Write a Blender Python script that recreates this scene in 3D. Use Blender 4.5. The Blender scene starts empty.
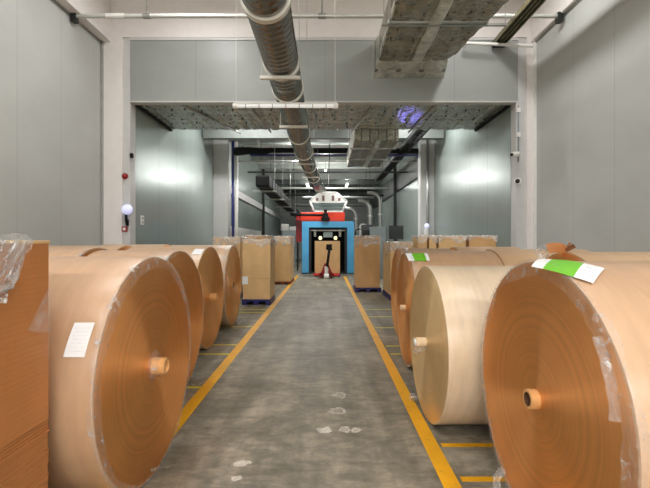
import bpy, bmesh, math, random
from mathutils import Vector, Matrix, noise
R_ = math.radians
C = bpy.context.scene.collection
F, CX, CY, H = 425.0, 325.0, 242.0, 1.5

# ------------------------------------------------------------------ camera
cam_d = bpy.data.cameras.new('camera'); cam = bpy.data.objects.new('camera', cam_d); C.objects.link(cam)
cam.location = (0, 0, H); cam.rotation_euler = (R_(90), 0, 0)
cam_d.sensor_width = 36; cam_d.lens = F / 650 * 36; cam_d.shift_y = -2 / 650; cam_d.clip_end = 200
bpy.context.scene.camera = cam
vs = bpy.context.scene.view_settings
vs.view_transform = 'Standard'; vs.look = 'None'; vs.gamma = 1; vs.exposure = 0.42

def srgb(r, g, b):
    f = lambda c: (c/255/12.92) if c/255 <= .04045 else ((c/255+.055)/1.055)**2.4
    return (f(r), f(g), f(b), 1)

# ------------------------------------------------------------------ materials
def newmat(name):
    m = bpy.data.materials.new(name); m.use_nodes = True
    nt = m.node_tree; b = nt.nodes['Principled BSDF']
    return m, nt, b
def setp(b, **k):
    for n, v in k.items(): b.inputs[n.replace('_', ' ')].default_value = v
def nd(nt, t, **k):
    n = nt.nodes.new(t)
    for a, v in k.items():
        if a.startswith('i_'): n.inputs[a[2:].replace('_', ' ')].default_value = v
        else: setattr(n, a, v)
    return n
def math_(nt, op, a, b=None, c=None):
    n = nt.nodes.new('ShaderNodeMath'); n.operation = op
    for i, v in enumerate((a, b, c)):
        if v is None: continue
        if isinstance(v, (int, float)): n.inputs[i].default_value = v
        else: nt.links.new(v, n.inputs[i])
    return n.outputs[0]
def mixc(nt, fac, a, b, mode='MIX'):
    n = nt.nodes.new('ShaderNodeMix'); n.data_type = 'RGBA'; n.blend_type = mode
    for i, v in ((0, fac), (6, a), (7, b)):
        if isinstance(v, (int, float)): n.inputs[i].default_value = v
        elif isinstance(v, tuple): n.inputs[i].default_value = v
        else: nt.links.new(v, n.inputs[i])
    return n.outputs[2]
def ramp(nt, fac, stops):
    n = nt.nodes.new('ShaderNodeValToRGB'); e = n.color_ramp.elements
    while len(e) < len(stops): e.new(.5)
    for q, (p, c) in zip(e, stops):
        q.position = p; q.color = c if isinstance(c, tuple) else (c, c, c, 1)
    nt.links.new(fac, n.inputs[0]); return n.outputs[0]
def coords(nt, kind='Object'):
    return nt.nodes.new('ShaderNodeTexCoord').outputs[kind]
def mapped(nt, src, scale=(1, 1, 1)):
    n = nt.nodes.new('ShaderNodeMapping'); n.inputs['Scale'].default_value = scale
    nt.links.new(src, n.inputs[0]); return n.outputs[0]
def noise_(nt, vec, scale=5, detail=4, rough=.5, dist=0):
    n = nd(nt, 'ShaderNodeTexNoise', i_Scale=scale, i_Detail=detail, i_Roughness=rough, i_Distortion=dist)
    if vec is not None: nt.links.new(vec, n.inputs['Vector'])
    return n.outputs['Fac']
def bump(nt, b, h, strength=.3, dist=.01):
    n = nd(nt, 'ShaderNodeBump', i_Strength=strength, i_Distance=dist)
    nt.links.new(h, n.inputs['Height']); nt.links.new(n.outputs[0], b.inputs['Normal']); return n

def plain(name, col, rough=.5, metal=0, spec=.5, vary=.06, scale=6, coat=0):
    m, nt, b = newmat(name)
    setp(b, Roughness=rough, Metallic=metal, Specular_IOR_Level=spec, Coat_Weight=coat)
    f = noise_(nt, coords(nt), scale, 4)
    dk = tuple(c*(1-vary*2) for c in col[:3])+(1,); lt = tuple(min(1, c*(1+vary*2)) for c in col[:3])+(1,)
    nt.links.new(ramp(nt, f, [(.25, dk), (.75, lt)]), b.inputs['Base Color'])
    return m
def emit(name, col, s):
    m, nt, b = newmat(name); setp(b, Base_Color=(.8, .8, .8, 1), Emission_Color=col, Emission_Strength=s); return m

def panel_mat(name, col, axis, step, rough=.35, seam=.006, metal=0., off=0.):
    """painted sandwich panels: fine joints every `step` metres along an axis"""
    m, nt, b = newmat(name)
    sep = nt.nodes.new('ShaderNodeSeparateXYZ'); nt.links.new(coords(nt), sep.inputs[0])
    v = math_(nt, 'FRACT', math_(nt, 'DIVIDE', math_(nt, 'ADD', sep.outputs[axis], 100*step+off), step))
    d = math_(nt, 'MULTIPLY', math_(nt, 'MINIMUM', v, math_(nt, 'SUBTRACT', 1, v)), step)
    line = math_(nt, 'LESS_THAN', d, seam)
    big = noise_(nt, mapped(nt, coords(nt), (.5, .5, .9)), 1.2, 5, .6)
    c = ramp(nt, big, [(.3, tuple(x*.93 for x in col[:3])+(1,)), (.7, tuple(min(1, x*1.05) for x in col[:3])+(1,))])
    c = mixc(nt, math_(nt, 'MULTIPLY', line, .5), c, tuple(x*.5 for x in col[:3])+(1,))
    nt.links.new(c, b.inputs['Base Color']); setp(b, Roughness=rough, Metallic=metal)
    wob = noise_(nt, mapped(nt, coords(nt), (1, 1, .25)), 3, 2)
    h = math_(nt, 'SUBTRACT', math_(nt, 'MULTIPLY', wob, .6), math_(nt, 'MULTIPLY', line, .5))
    bump(nt, b, h, .15, .02)
    return m

def foil_mat(name, col, pin=.28, rough=.36, lo=.55, hi=1.35):
    """foil faced insulation, quilted and pinned"""
    m, nt, b = newmat(name)
    o = coords(nt)
    sep = nt.nodes.new('ShaderNodeSeparateXYZ'); nt.links.new(o, sep.inputs[0])
    fx = math_(nt, 'SUBTRACT', math_(nt, 'FRACT', math_(nt, 'DIVIDE', math_(nt, 'ADD', sep.outputs[0], 50), pin)), .5)
    fy = math_(nt, 'SUBTRACT', math_(nt, 'FRACT', math_(nt, 'DIVIDE', math_(nt, 'ADD', sep.outputs[1], 50), pin)), .5)
    r = math_(nt, 'SQRT', math_(nt, 'ADD', math_(nt, 'MULTIPLY', fx, fx), math_(nt, 'MULTIPLY', fy, fy)))
    dot = math_(nt, 'LESS_THAN', r, .12)
    n1 = noise_(nt, o, 3.2, 5, .65, 1.0); n2 = noise_(nt, o, 14, 4, .6, .5)
    vor = nd(nt, 'ShaderNodeTexVoronoi', i_Scale=3.0, feature='DISTANCE_TO_EDGE'); nt.links.new(o, vor.inputs['Vector'])
    c = ramp(nt, n1, [(.3, tuple(x*lo for x in col[:3])+(1,)), (.7, tuple(min(1, x*hi) for x in col[:3])+(1,))])
    c = mixc(nt, math_(nt, 'MULTIPLY', dot, .75), c, (.05, .05, .045, 1))
    nt.links.new(c, b.inputs['Base Color']); setp(b, Metallic=.75, Roughness=rough)
    h = math_(nt, 'ADD', math_(nt, 'ADD', n1, math_(nt, 'MULTIPLY', n2, .4)), math_(nt, 'ADD', math_(nt, 'MULTIPLY', r, .7), math_(nt, 'MULTIPLY', vor.outputs['Distance'], .5)))
    bump(nt, b, h, .8, .05)
    return m

def floor_mat():
    m, nt, b = newmat('polished_concrete')
    o = coords(nt)
    a = noise_(nt, mapped(nt, o, (1, .8, 1)), 1.3, 9, .68, .6)
    fine = noise_(nt, o, 9, 8, .7, .3)
    streak = noise_(nt, mapped(nt, o, (1.2, 3.2, 1)), 2.2, 7, .7, 1.2)
    lng = noise_(nt, mapped(nt, o, (3.5, .25, 1)), 1.5, 4, .5)
    s = math_(nt, 'ADD', math_(nt, 'MULTIPLY', a, .4), math_(nt, 'ADD', math_(nt, 'MULTIPLY', streak, .3), math_(nt, 'MULTIPLY', fine, .3)))
    s = math_(nt, 'ADD', math_(nt, 'MULTIPLY', s, .8), math_(nt, 'MULTIPLY', lng, .2))
    c = ramp(nt, s, [(.39, srgb(74, 71, 60)), (.5, srgb(120, 114, 100)), (.61, srgb(164, 154, 135))])
    # dark tyre specks and pale worn paint patches, each where the floor has one
    spk = noise_(nt, mapped(nt, o, (1, 1, 1)), 26, 3, .6, .6)
    c = mixc(nt, math_(nt, 'MULTIPLY', math_(nt, 'GREATER_THAN', spk, .70), .45), c, srgb(70, 68, 62))
    edge = noise_(nt, o, 16, 3, .6)
    inner = noise_(nt, o, 40, 3, .6)
    for (x, y, rx, ry, solid) in ((-.005, 3.39, .055, .062, 1), (.16, 3.40, .055, .05, .5), (.245, 3.39, .05, .045, .6), (.115, 3.78, .075, .065, .2), (.145, 4.16, .065, .07, .2),
                                  (-.562, 2.87, .055, .04, .9), (-.555, 2.70, .035, .035, .9)):
        sep = nt.nodes.new('ShaderNodeSeparateXYZ'); nt.links.new(o, sep.inputs[0])
        dx = math_(nt, 'DIVIDE', math_(nt, 'SUBTRACT', sep.outputs[0], x), rx)
        dy = math_(nt, 'DIVIDE', math_(nt, 'SUBTRACT', sep.outputs[1], y), ry)
        r = math_(nt, 'SQRT', math_(nt, 'ADD', math_(nt, 'MULTIPLY', dx, dx), math_(nt, 'MULTIPLY', dy, dy)))
        r = math_(nt, 'ADD', r, math_(nt, 'MULTIPLY', math_(nt, 'SUBTRACT', edge, .5), 2.6))
        rim = math_(nt, 'MULTIPLY', math_(nt, 'LESS_THAN', r, 1), math_(nt, 'GREATER_THAN', r, .72))
        body = math_(nt, 'MULTIPLY', math_(nt, 'LESS_THAN', r, .8), math_(nt, 'MULTIPLY', inner, solid*1.5))
        c = mixc(nt, math_(nt, 'MINIMUM', math_(nt, 'ADD', math_(nt, 'MULTIPLY', rim, .5), body), .9), c, srgb(206, 200, 188))
    # expansion joints
    sep = nt.nodes.new('ShaderNodeSeparateXYZ'); nt.links.new(o, sep.inputs[0])
    j = math_(nt, 'LESS_THAN', math_(nt, 'ABSOLUTE', math_(nt, 'SUBTRACT', math_(nt, 'FRACT', math_(nt, 'DIVIDE', math_(nt, 'ADD', sep.outputs[1], 60.7), 6.0)), .5)), .0012)
    c = mixc(nt, math_(nt, 'MULTIPLY', j, .6), c, srgb(60, 60, 56))
    nt.links.new(c, b.inputs['Base Color'])
    rg = ramp(nt, fine, [(.3, .42), (.7, .66)]); nt.links.new(rg, b.inputs['Roughness'])
    setp(b, Specular_IOR_Level=.32); bump(nt, b, fine, .12, .004)
    return m

def line_mat(name, col):
    m, nt, b = newmat(name); o = coords(nt)
    w = noise_(nt, o, 22, 6, .7, .5); g = noise_(nt, o, 2.5, 5, .6)
    c = ramp(nt, g, [(.3, tuple(x*.78 for x in col[:3])+(1,)), (.7, col)])
    c = mixc(nt, math_(nt, 'MULTIPLY', math_(nt, 'GREATER_THAN', w, .64), .6), c, srgb(118, 104, 70))
    nt.links.new(c, b.inputs['Base Color']); setp(b, Roughness=.5); return m

def face_mat(name, col, aniso=.88, rough=.43, metal=.88, ring=.65):
    """wound paper edge: concentric layers, brushed-looking sheen round the axis"""
    m, nt, b = newmat(name); o = coords(nt)
    sep = nt.nodes.new('ShaderNodeSeparateXYZ'); nt.links.new(o, sep.inputs[0])
    r = math_(nt, 'SQRT', math_(nt, 'ADD', math_(nt, 'MULTIPLY', sep.outputs[1], sep.outputs[1]), math_(nt, 'MULTIPLY', sep.outputs[2], sep.outputs[2])))
    wob = noise_(nt, o, 2.2, 3, .5)
    rw = math_(nt, 'ADD', r, math_(nt, 'MULTIPLY', wob, .012))
    n = nt.nodes.new('ShaderNodeTexNoise'); n.noise_dimensions = '1D'; n.inputs['Scale'].default_value = 34; n.inputs['Detail'].default_value = 5; n.inputs['Roughness'].default_value = .7
    nt.links.new(rw, n.inputs['W'])
    rings = n.outputs['Fac']
    c = ramp(nt, rings, [(.32, tuple(x*(1-.2*ring) for x in col[:3])+(1,)), (.52, col), (.75, tuple(min(1, x*(1+.12*ring)) for x in col[:3])+(1,))])
    big = noise_(nt, o, 2.6, 4, .6)
    c = mixc(nt, .25, c, ramp(nt, big, [(.3, tuple(x*.7 for x in col[:3])+(1,)), (.7, tuple(min(1, x*1.25) for x in col[:3])+(1,))]))
    nt.links.new(c, b.inputs['Base Color'])
    setp(b, Roughness=rough, Anisotropic=aniso, Anisotropic_Rotation=.25, Specular_IOR_Level=.9, Metallic=metal)
    b.inputs['Specular Tint'].default_value = (1, .86, .68, 1)
    t = nt.nodes.new('ShaderNodeTangent'); t.direction_type = 'RADIAL'; t.axis = 'X'
    nt.links.new(t.outputs[0], b.inputs['Tangent'])
    bump(nt, b, rings, .22*ring, .006)
    return m

def kraft_side(name, col, coat=.55):
    """kraft paper under a tight layer of stretch film"""
    m, nt, b = newmat(name); o = coords(nt)
    s = noise_(nt, mapped(nt, o, (9, 1, 1)), 2.2, 5, .6); f = noise_(nt, mapped(nt, o, (3, 1.5, 1.5)), 8, 5, .6)
    v = math_(nt, 'ADD', math_(nt, 'MULTIPLY', s, .7), math_(nt, 'MULTIPLY', f, .3))
    c = ramp(nt, v, [(.3, tuple(x*.88 for x in col[:3])+(1,)), (.7, tuple(min(1, x*1.08) for x in col[:3])+(1,))])
    nt.links.new(c, b.inputs['Base Color'])
    setp(b, Roughness=.5, Specular_IOR_Level=.4, Coat_Weight=coat, Coat_Roughness=.30, Coat_IOR=1.55)
    h = noise_(nt, mapped(nt, o, (.7, 9, 9)), 1.6, 4, .55)
    bump(nt, b, h, .2, .008)
    return m

def card_mat(name, col, flute=0., coat=.1, rough=.6):
    m, nt, b = newmat(name); o = coords(nt)
    f = noise_(nt, mapped(nt, o, (2, 2, 1)), 3, 6, .6); g = noise_(nt, mapped(nt, o, (1, 1, 30)), 3, 2, .5)
    v = math_(nt, 'ADD', math_(nt, 'MULTIPLY', f, .65), math_(nt, 'MULTIPLY', g, .35))
    c = ramp(nt, v, [(.3, tuple(x*.86 for x in col[:3])+(1,)), (.7, tuple(min(1, x*1.1) for x in col[:3])+(1,))])
    nt.links.new(c, b.inputs['Base Color']); setp(b, Roughness=rough, Coat_Weight=coat, Coat_Roughness=.2)
    h = g
    if flute:
        w = nd(nt, 'ShaderNodeTexWave', i_Scale=flute, i_Distortion=1.2, i_Detail=2.0, bands_direction='Z'); nt.links.new(o, w.inputs['Vector']); h = w.outputs['Fac']
    bump(nt, b, h, .12 if flute else .25, .004)
    return m

def film_mat(name, base=.22, scale=9, white=.9, stretch=(1, 1, 1), peak=.75):
    """crinkled clear stretch film"""
    m, nt, b = newmat(name); out = nt.nodes['Material Output']
    o = mapped(nt, coords(nt), stretch)
    n = noise_(nt, o, scale, 5, .65, 1.2)
    v = nd(nt, 'ShaderNodeTexVoronoi', i_Scale=scale*1.4, feature='DISTANCE_TO_EDGE'); nt.links.new(o, v.inputs['Vector'])
    setp(b, Base_Color=(white, white, white*.98, 1), Roughness=.14, Specular_IOR_Level=.8)
    h = math_(nt, 'ADD', n, math_(nt, 'MULTIPLY', v.outputs['Distance'], .6)); bump(nt, b, h, 1.0, .03)
    tr = nt.nodes.new('ShaderNodeBsdfTransparent'); mx = nt.nodes.new('ShaderNodeMixShader')
    crease = ramp(nt, n, [(.44, base), (.57, base*1.8), (.64, peak)])
    nt.links.new(crease, mx.inputs[0]); nt.links.new(tr.outputs[0], mx.inputs[1]); nt.links.new(b.outputs[0], mx.inputs[2])
    nt.links.new(mx.outputs[0], out.inputs[0])
    return m

def label_mat(name, kind):
    """printed sheet in UV: plain docket with text lines, or white / green / white tag"""
    m, nt, b = newmat(name)
    uv = coords(nt, 'UV'); sep = nt.nodes.new('ShaderNodeSeparateXYZ'); nt.links.new(uv, sep.inputs[0])
    u, v = sep.outputs[0], sep.outputs[1]
    paper = srgb(240, 240, 240)
    rows = 9 if kind == 'docket' else 5
    rv = math_(nt, 'FRACT', math_(nt, 'MULTIPLY', v, rows))
    ln = math_(nt, 'MULTIPLY', math_(nt, 'GREATER_THAN', rv, .35), math_(nt, 'LESS_THAN', rv, .62))
    words = noise_(nt, mapped(nt, uv, (26, rows, 1)), 1.0, 1)
    ln = math_(nt, 'MULTIPLY', ln, math_(nt, 'GREATER_THAN', words, .47))
    if kind == 'docket':
        ins = math_(nt, 'MULTIPLY', math_(nt, 'MULTIPLY', math_(nt, 'GREATER_THAN', u, .12), math_(nt, 'LESS_THAN', u, .85)), math_(nt, 'MULTIPLY', math_(nt, 'GREATER_THAN', v, .12), math_(nt, 'LESS_THAN', v, .9)))
        c = mixc(nt, math_(nt, 'MULTIPLY', math_(nt, 'MULTIPLY', ln, ins), .18), paper, srgb(130, 132, 140))
    else:
        ins = math_(nt, 'MULTIPLY', math_(nt, 'GREATER_THAN', u, .76), math_(nt, 'LESS_THAN', u, .95))
        c = mixc(nt, math_(nt, 'MULTIPLY', math_(nt, 'MULTIPLY', ln, ins), .45), paper, srgb(120, 122, 140))
        g = math_(nt, 'MULTIPLY', math_(nt, 'GREATER_THAN', u, .2 if kind == 'tag' else .28), math_(nt, 'LESS_THAN', u, .7 if kind == 'tag' else .85))
        c = mixc(nt, g, c, srgb(112, 190, 40))
    nt.links.new(c, b.inputs['Base Color']); setp(b, Roughness=.4)
    return m

M = {}
M['floor'] = floor_mat()
M['yellow'] = line_mat('yellow_floor_paint', srgb(232, 168, 0))
M['yellow_pale'] = line_mat('pale_yellow_floor_paint', srgb(214, 196, 48))
M['wall'] = panel_mat('grey_wall_panels', srgb(188, 190, 186), 1, 1.15, .34)
M['wall_inner'] = panel_mat('inner_wall_panels', srgb(160, 172, 167), 1, 1.3, .27, seam=.011, metal=.35, off=.5)
M['wall_x'] = panel_mat('cross_wall_panels', srgb(184, 188, 186), 0, 2.9, .4)
M['bulk'] = panel_mat('bulkhead_panels', srgb(154, 157, 153), 0, 2.9, .4)
M['white'] = plain('white_plaster', srgb(232, 226, 222), .6, vary=.015)
M['jamb'] = plain('pale_grey_trim', srgb(202, 201, 199), .45, vary=.02)
M['steel'] = plain('galvanised_steel', srgb(176, 176, 172), .32, .85, vary=.05)
M['duct'] = plain('spiral_duct_steel', srgb(140, 137, 131), .24, .92, vary=.08, scale=4)
M['collar'] = plain('pale_duct_collar', srgb(222, 218, 208), .4, .2, vary=.02)
M['foil'] = foil_mat('foil_insulation', srgb(166, 162, 148), .24, .26)
M['foil_soffit'] = foil_mat('foil_soffit', srgb(186, 190, 184), .30, .22, .8, 1.15)
M['foil_bright'] = foil_mat('foil_tape', srgb(225, 222, 212), .5, .3)
M['pipe'] = plain('painted_pipe', srgb(205, 205, 200), .35, .3, vary=.03)
M['dark'] = plain('dark_steel', srgb(48, 50, 50), .45, .3)
M['black'] = plain('black_rubber', srgb(14, 15, 16), .7, spec=.3)
M['tray'] = plain('cable_tray_olive', srgb(118, 112, 84), .4, .5)
M['ceil'] = panel_mat('ceiling_panels', srgb(206, 212, 206), 0, 1.0, .5)
M['beamgrey'] = plain('grey_beam', srgb(150, 156, 150), .5)
M['beammid'] = plain('mid_grey_beam', srgb(104, 109, 104), .5)
M['beamdark'] = plain('dark_beam', srgb(84, 88, 84), .5)
M['face'] = face_mat('kraft_roll_end', srgb(240, 174, 110))
M['face_tan'] = face_mat('tan_roll_end', srgb(240, 180, 120))
M['face_pale'] = face_mat('pale_roll_end', srgb(234, 204, 152), .95, .4, .6, .35)
M['side'] = kraft_side('kraft_roll_side', srgb(194, 155, 120), .6)
M['side_tan'] = kraft_side('tan_roll_side', srgb(194, 158, 120), .6)
M['side_pale'] = kraft_side('pale_roll_side', srgb(218, 195, 166), .5)
M['core'] = plain('core_board', srgb(214, 162, 104), .6, vary=.08, scale=30)
M['core_in'] = plain('core_inside', srgb(92, 58, 34), .8)
M['core_pale'] = plain('pale_core_board', srgb(232, 208, 172), .6, vary=.05, scale=30)
M['film'] = film_mat('stretch_film', .085, 13, white=.8, peak=.6)
M['film_cap'] = film_mat('carton_top_film', .26, 4.5, peak=.95)
M['film_thin'] = film_mat('thin_stretch_film', .14, 7, peak=.3)
M['film_dense'] = film_mat('bunched_stretch_film', .16, 18, stretch=(1, 1, .6), peak=.9)
M['card'] = card_mat('corrugated_card', srgb(212, 166, 112))
M['card_brown'] = card_mat('brown_corrugated_card', srgb(184, 118, 64), 14, .22, .45)
M['card_tan'] = card_mat('tan_corrugated_card', srgb(220, 180, 126))
M['card_edge'] = card_mat('card_sheet_edges', srgb(178, 116, 64), 60, 0, .7)
M['card_dark'] = plain('card_fold', srgb(120, 76, 40), .7)
M['pallet'] = plain('navy_plastic', srgb(34, 30, 96), .4, vary=.1)
M['pallet_wood'] = plain('red_brown_wood', srgb(122, 62, 36), .7)
M['docket'] = label_mat('docket_paper', 'docket')
M['tag'] = label_mat('green_tag', 'tag')
M['tag_far'] = label_mat('green_tag_short', 'tagb')
M['blue'] = plain('machine_blue', srgb(80, 164, 212), .4, vary=.05, scale=2)
M['blue_dark'] = plain('machine_blue_dark', srgb(36, 92, 140), .45)
M['red'] = plain('machine_red', srgb(236, 58, 28), .35, vary=.04)
M['red_dark'] = plain('dark_red', srgb(150, 24, 28), .4)
M['whitepaint'] = plain('white_enamel', srgb(236, 234, 230), .35, vary=.02)
M['slot'] = plain('slot_plate', srgb(128, 100, 94), .5)  # plain brown-grey of the hood slots
M['screen'] = plain('dark_panel', srgb(14, 18, 18), .2)
M['cabinet'] = plain('grey_cabinet', srgb(140, 150, 152), .4)
M['lamp'] = emit('lamp_diffuser', (1, .97, .92, 1), .25)
M['lamp_hot'] = emit('lamp_bulb', (1, .98, .95, 1), 25)
M['amber'] = emit('amber_lamp', (1, .80, .35, 1), .9)
M['beacon'] = emit('blue_beacon', (.5, .55, 1, 1), .45)
M['strip_tube'] = emit('strip_tube', (1, .98, .95, 1), 6)
M['rail'] = plain('blue_rail', srgb(40, 44, 120), .4)
def glass_mat():
    m, nt, b = newmat('clear_glazing'); out = nt.nodes['Material Output']
    setp(b, Base_Color=srgb(150, 170, 165), Roughness=.05, Specular_IOR_Level=.8)
    tr = nt.nodes.new('ShaderNodeBsdfTransparent'); mx = nt.nodes.new('ShaderNodeMixShader'); mx.inputs[0].default_value = .35
    nt.links.new(tr.outputs[0], mx.inputs[1]); nt.links.new(b.outputs[0], mx.inputs[2]); nt.links.new(mx.outputs[0], out.inputs[0]); return m
M['glass'] = glass_mat()

# ------------------------------------------------------------------ mesh helpers
def obj(name, bm, mat, parent=None, smooth=False, loc=None, auto=None):
    me = bpy.data.meshes.new(name)
    bmesh.ops.recalc_face_normals(bm, faces=bm.faces)
    bm.to_mesh(me); bm.free()
    mats = mat if isinstance(mat, (list, tuple)) else [mat]
    for m in mats: me.materials.append(M[m])
    if smooth:
        for p in me.polygons: p.use_smooth = True
        if auto: me.set_sharp_from_angle(angle=R_(auto))
    o = bpy.data.objects.new(name, me); C.objects.link(o)
    if parent: o.parent = parent
    if loc: o.location = loc
    return o
def tag(o, label, cat, group=None, kind=None):
    o['label'] = label; o['category'] = cat
    if group: o['group'] = group
    if kind: o['kind'] = kind
    return o
def thing(name, label, cat, loc=(0, 0, 0), rz=0, group=None):
    o = bpy.data.objects.new(name, None); C.objects.link(o); o.empty_display_size = .1
    o.location = loc; o.rotation_euler = (0, 0, rz); return tag(o, label, cat, group)
def struct(name, bm, mat, **k):
    o = obj(name, bm, mat, **k); o['kind'] = 'structure'; return o
def box(bm, x0, x1, y0, y1, z0, z1, bev=0, mi=0):
    v = [bm.verts.new((x, y, z)) for z in (z0, z1) for y in (y0, y1) for x in (x0, x1)]
    fs = [bm.faces.new([v[i] for i in q]) for q in ((0, 2, 3, 1), (4, 5, 7, 6), (0, 1, 5, 4), (2, 6, 7, 3), (0, 4, 6, 2), (1, 3, 7, 5))]
    for f in fs: f.material_index = mi
    if bev:
        es = list({e for f in fs for e in f.edges})
        bmesh.ops.bevel(bm, geom=es, offset=bev, segments=2, affect='EDGES', profile=.6)
    return bm
def B(*a, **k): return box(bmesh.new(), *a, **k)
def tube(bm, pts, r, seg=12, cap=True, mi=0):
    """sweep a circle along points; r a number or list"""
    pts = [Vector(p) for p in pts]; rings = []
    rs = r if isinstance(r, (list, tuple)) else [r]*len(pts)
    prev = None
    for i, p in enumerate(pts):
        t = (pts[min(i+1, len(pts)-1)]-pts[max(i-1, 0)]).normalized()
        if prev is None:
            a = Vector((0, 0, 1)) if abs(t.z) < .9 else Vector((1, 0, 0))
            n = (a-t*a.dot(t)).normalized()
        else: n = (prev-t*prev.dot(t)).normalized()
        prev = n; bb = t.cross(n)
        rings.append([bm.verts.new(p+(n*math.cos(2*math.pi*k/seg)+bb*math.sin(2*math.pi*k/seg))*rs[i]) for k in range(seg)])
    for a, b in zip(rings, rings[1:]):
        for k in range(seg):
            f = bm.faces.new((a[k], a[(k+1) % seg], b[(k+1) % seg], b[k])); f.material_index = mi
    if cap:
        for q in (rings[0][::-1], rings[-1]):
            f = bm.faces.new(q); f.material_index = mi
    return bm
def T(*a, **k): return tube(bmesh.new(), *a, **k)
def lathe_x(bm, prof, seg=96, mis=None, yz=(0, 0), fn=None):
    """revolve (x, r) profile about the X axis"""
    rings = []
    for (x, r) in prof:
        ring = []
        for k in range(seg):
            a = 2*math.pi*k/seg; rr = r if fn is None else fn(x, r, a)
            ring.append(bm.verts.new((x, yz[0]+rr*math.cos(a), yz[1]+rr*math.sin(a))))
        rings.append(ring)
    for i, (a, b) in enumerate(zip(rings, rings[1:])):
        for k in range(seg):
            f = bm.faces.new((a[k], a[(k+1) % seg], b[(k+1) % seg], b[k]))
            if mis: f.material_index = mis[i]
    return bm
def uvsphere(bm, c, r, seg=16, rings=10, sc=(1, 1, 1)):
    bmesh.ops.create_uvsphere(bm, u_segments=seg, v_segments=rings, radius=r, matrix=Matrix.Translation(c) @ Matrix.Diagonal((*sc, 1)))
    return bm

# ------------------------------------------------------------------ setting
XL, XR, YC = -5.0, 4.70, 9.5
struct('floor', B(-5.4, 5.2, -7, 38, -.12, 0), 'floor')
struct('wall_left', B(XL-.15, XL, -7, YC, 0, 5.97), 'wall')
struct('wall_right', B(XR, XR+.15, -7, YC, 0, 5.97), 'wall')
struct('wall_rear', B(-5.4, 5.2, -7.15, -7, 0, 7.5), 'wall_x')
struct('beam_left', B(XL-.3, XL+.22, -7, YC, 5.97, 7.4), 'white')
struct('beam_right', B(XR-.10, XR+.3, -7, YC, 5.97, 7.4), 'white')
struct('ceiling', B(-5.4, 5.2, -7.15, YC+.3, 7.4, 7.5), 'white')
struct('trim_1', B(XL+.001, XL+.05, YC-.06, YC, 0, 5.97), 'steel')
struct('trim_2', B(XR-.05, XR-.001, YC-.06, YC, 0, 5.97), 'whitepaint')
struct('trim_3', B(XL+.001, XL+.03, -7, YC-.06, 5.93, 5.97), 'steel')
struct('trim_4', B(XR-.03, XR-.001, -7, YC-.06, 5.93, 5.97), 'steel')
struct('column_left', B(XL-.3, -4.53, YC, YC+.45, 0, 7.4), 'white')
struct('column_right', B(4.51, XR+.3, YC, YC+.45, 0, 7.4), 'white')
struct('beam_cross', B(-4.53, 4.51, YC, YC+.4, 6.08, 7.4), 'white')
struct('trim_5', B(-4.53, -4.37, YC+.04, YC+.3, 0, 6.08), 'jamb')
struct('trim_6', B(4.29, 4.51, YC+.04, YC+.3, 0, 6.08), 'jamb')
struct('wall_bulkhead', B(-4.37, 4.33, YC+.03, YC+.2, 4.66, 6.06), 'bulk')
struct('trim_7', B(-4.37, 4.33, YC+.02, YC+.22, 4.63, 4.66), 'jamb')
struct('trim_8', B(-4.37, 4.33, YC+.01, YC+.06, 6.02, 6.08), 'jamb')
# second bay
struct('wall_left_bay', B(-4.5, -4.37, YC+.3, 16.65, 0, 5.5), 'wall_inner')
struct('wall_right_bay', B(4.28, 4.45, YC+.3, 16.65, 0, 5.5), 'wall_inner')
bm = bmesh.new(); g = []
for j in range(61):
    y = 9.72+2.28*j/60; row = []
    for i in range(201):
        x = -4.37+8.65*i/200
        q = abs(math.sin(math.pi*(x+.1*noise.noise((y*2, x, 3)))/.30))*abs(math.sin(math.pi*(y+.10*noise.noise((x*1.3, y, 1)))/.38))
        seam = .03*math.exp(-((x-.9*round(x/.9))/.035)**2)
        row.append(bm.verts.new((x, y, 4.70-.035*q**.5-seam+.02*noise.noise((x*2.5, y*3, 5)))))
    g.append(row)
for a, b in zip(g, g[1:]):
    for i in range(200): bm.faces.new((a[i], a[i+1], b[i+1], b[i]))
box(bm, -4.37, 4.28, 9.72, 12.0, 4.74, 5.0)
random.seed(9)
for i in range(22):
    for j in range(6):
        px_, py_ = -4.15+i*.395+random.uniform(-.1, .1), 9.9+j*.38+random.uniform(-.09, .09)
        if random.random() < .8: tube(bm, [(px_, py_, 4.70), (px_, py_, 4.66)], .019, 8, mi=1)
struct('soffit_trim', bm, ['foil_soffit', 'black'])
struct('column_left_inner', B(-4.37, -3.80, 16.65, 17.1, 0, 5.5), 'jamb')
struct('column_right_inner', B(3.74, 4.28, 16.65, 17.1, 0, 5.5), 'jamb')
struct('beam_inner', B(-4.5, 4.4, 16.6, 17.1, 5.5, 6.3), 'beamgrey')
struct('ceiling_bay', B(-4.5, 4.4, 9.72, 16.6, 6.2, 6.3), 'ceil')
struct('beam_bay', B(-4.3, 4.2, 15.0, 15.2, 5.17, 5.65), 'beammid')
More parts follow.
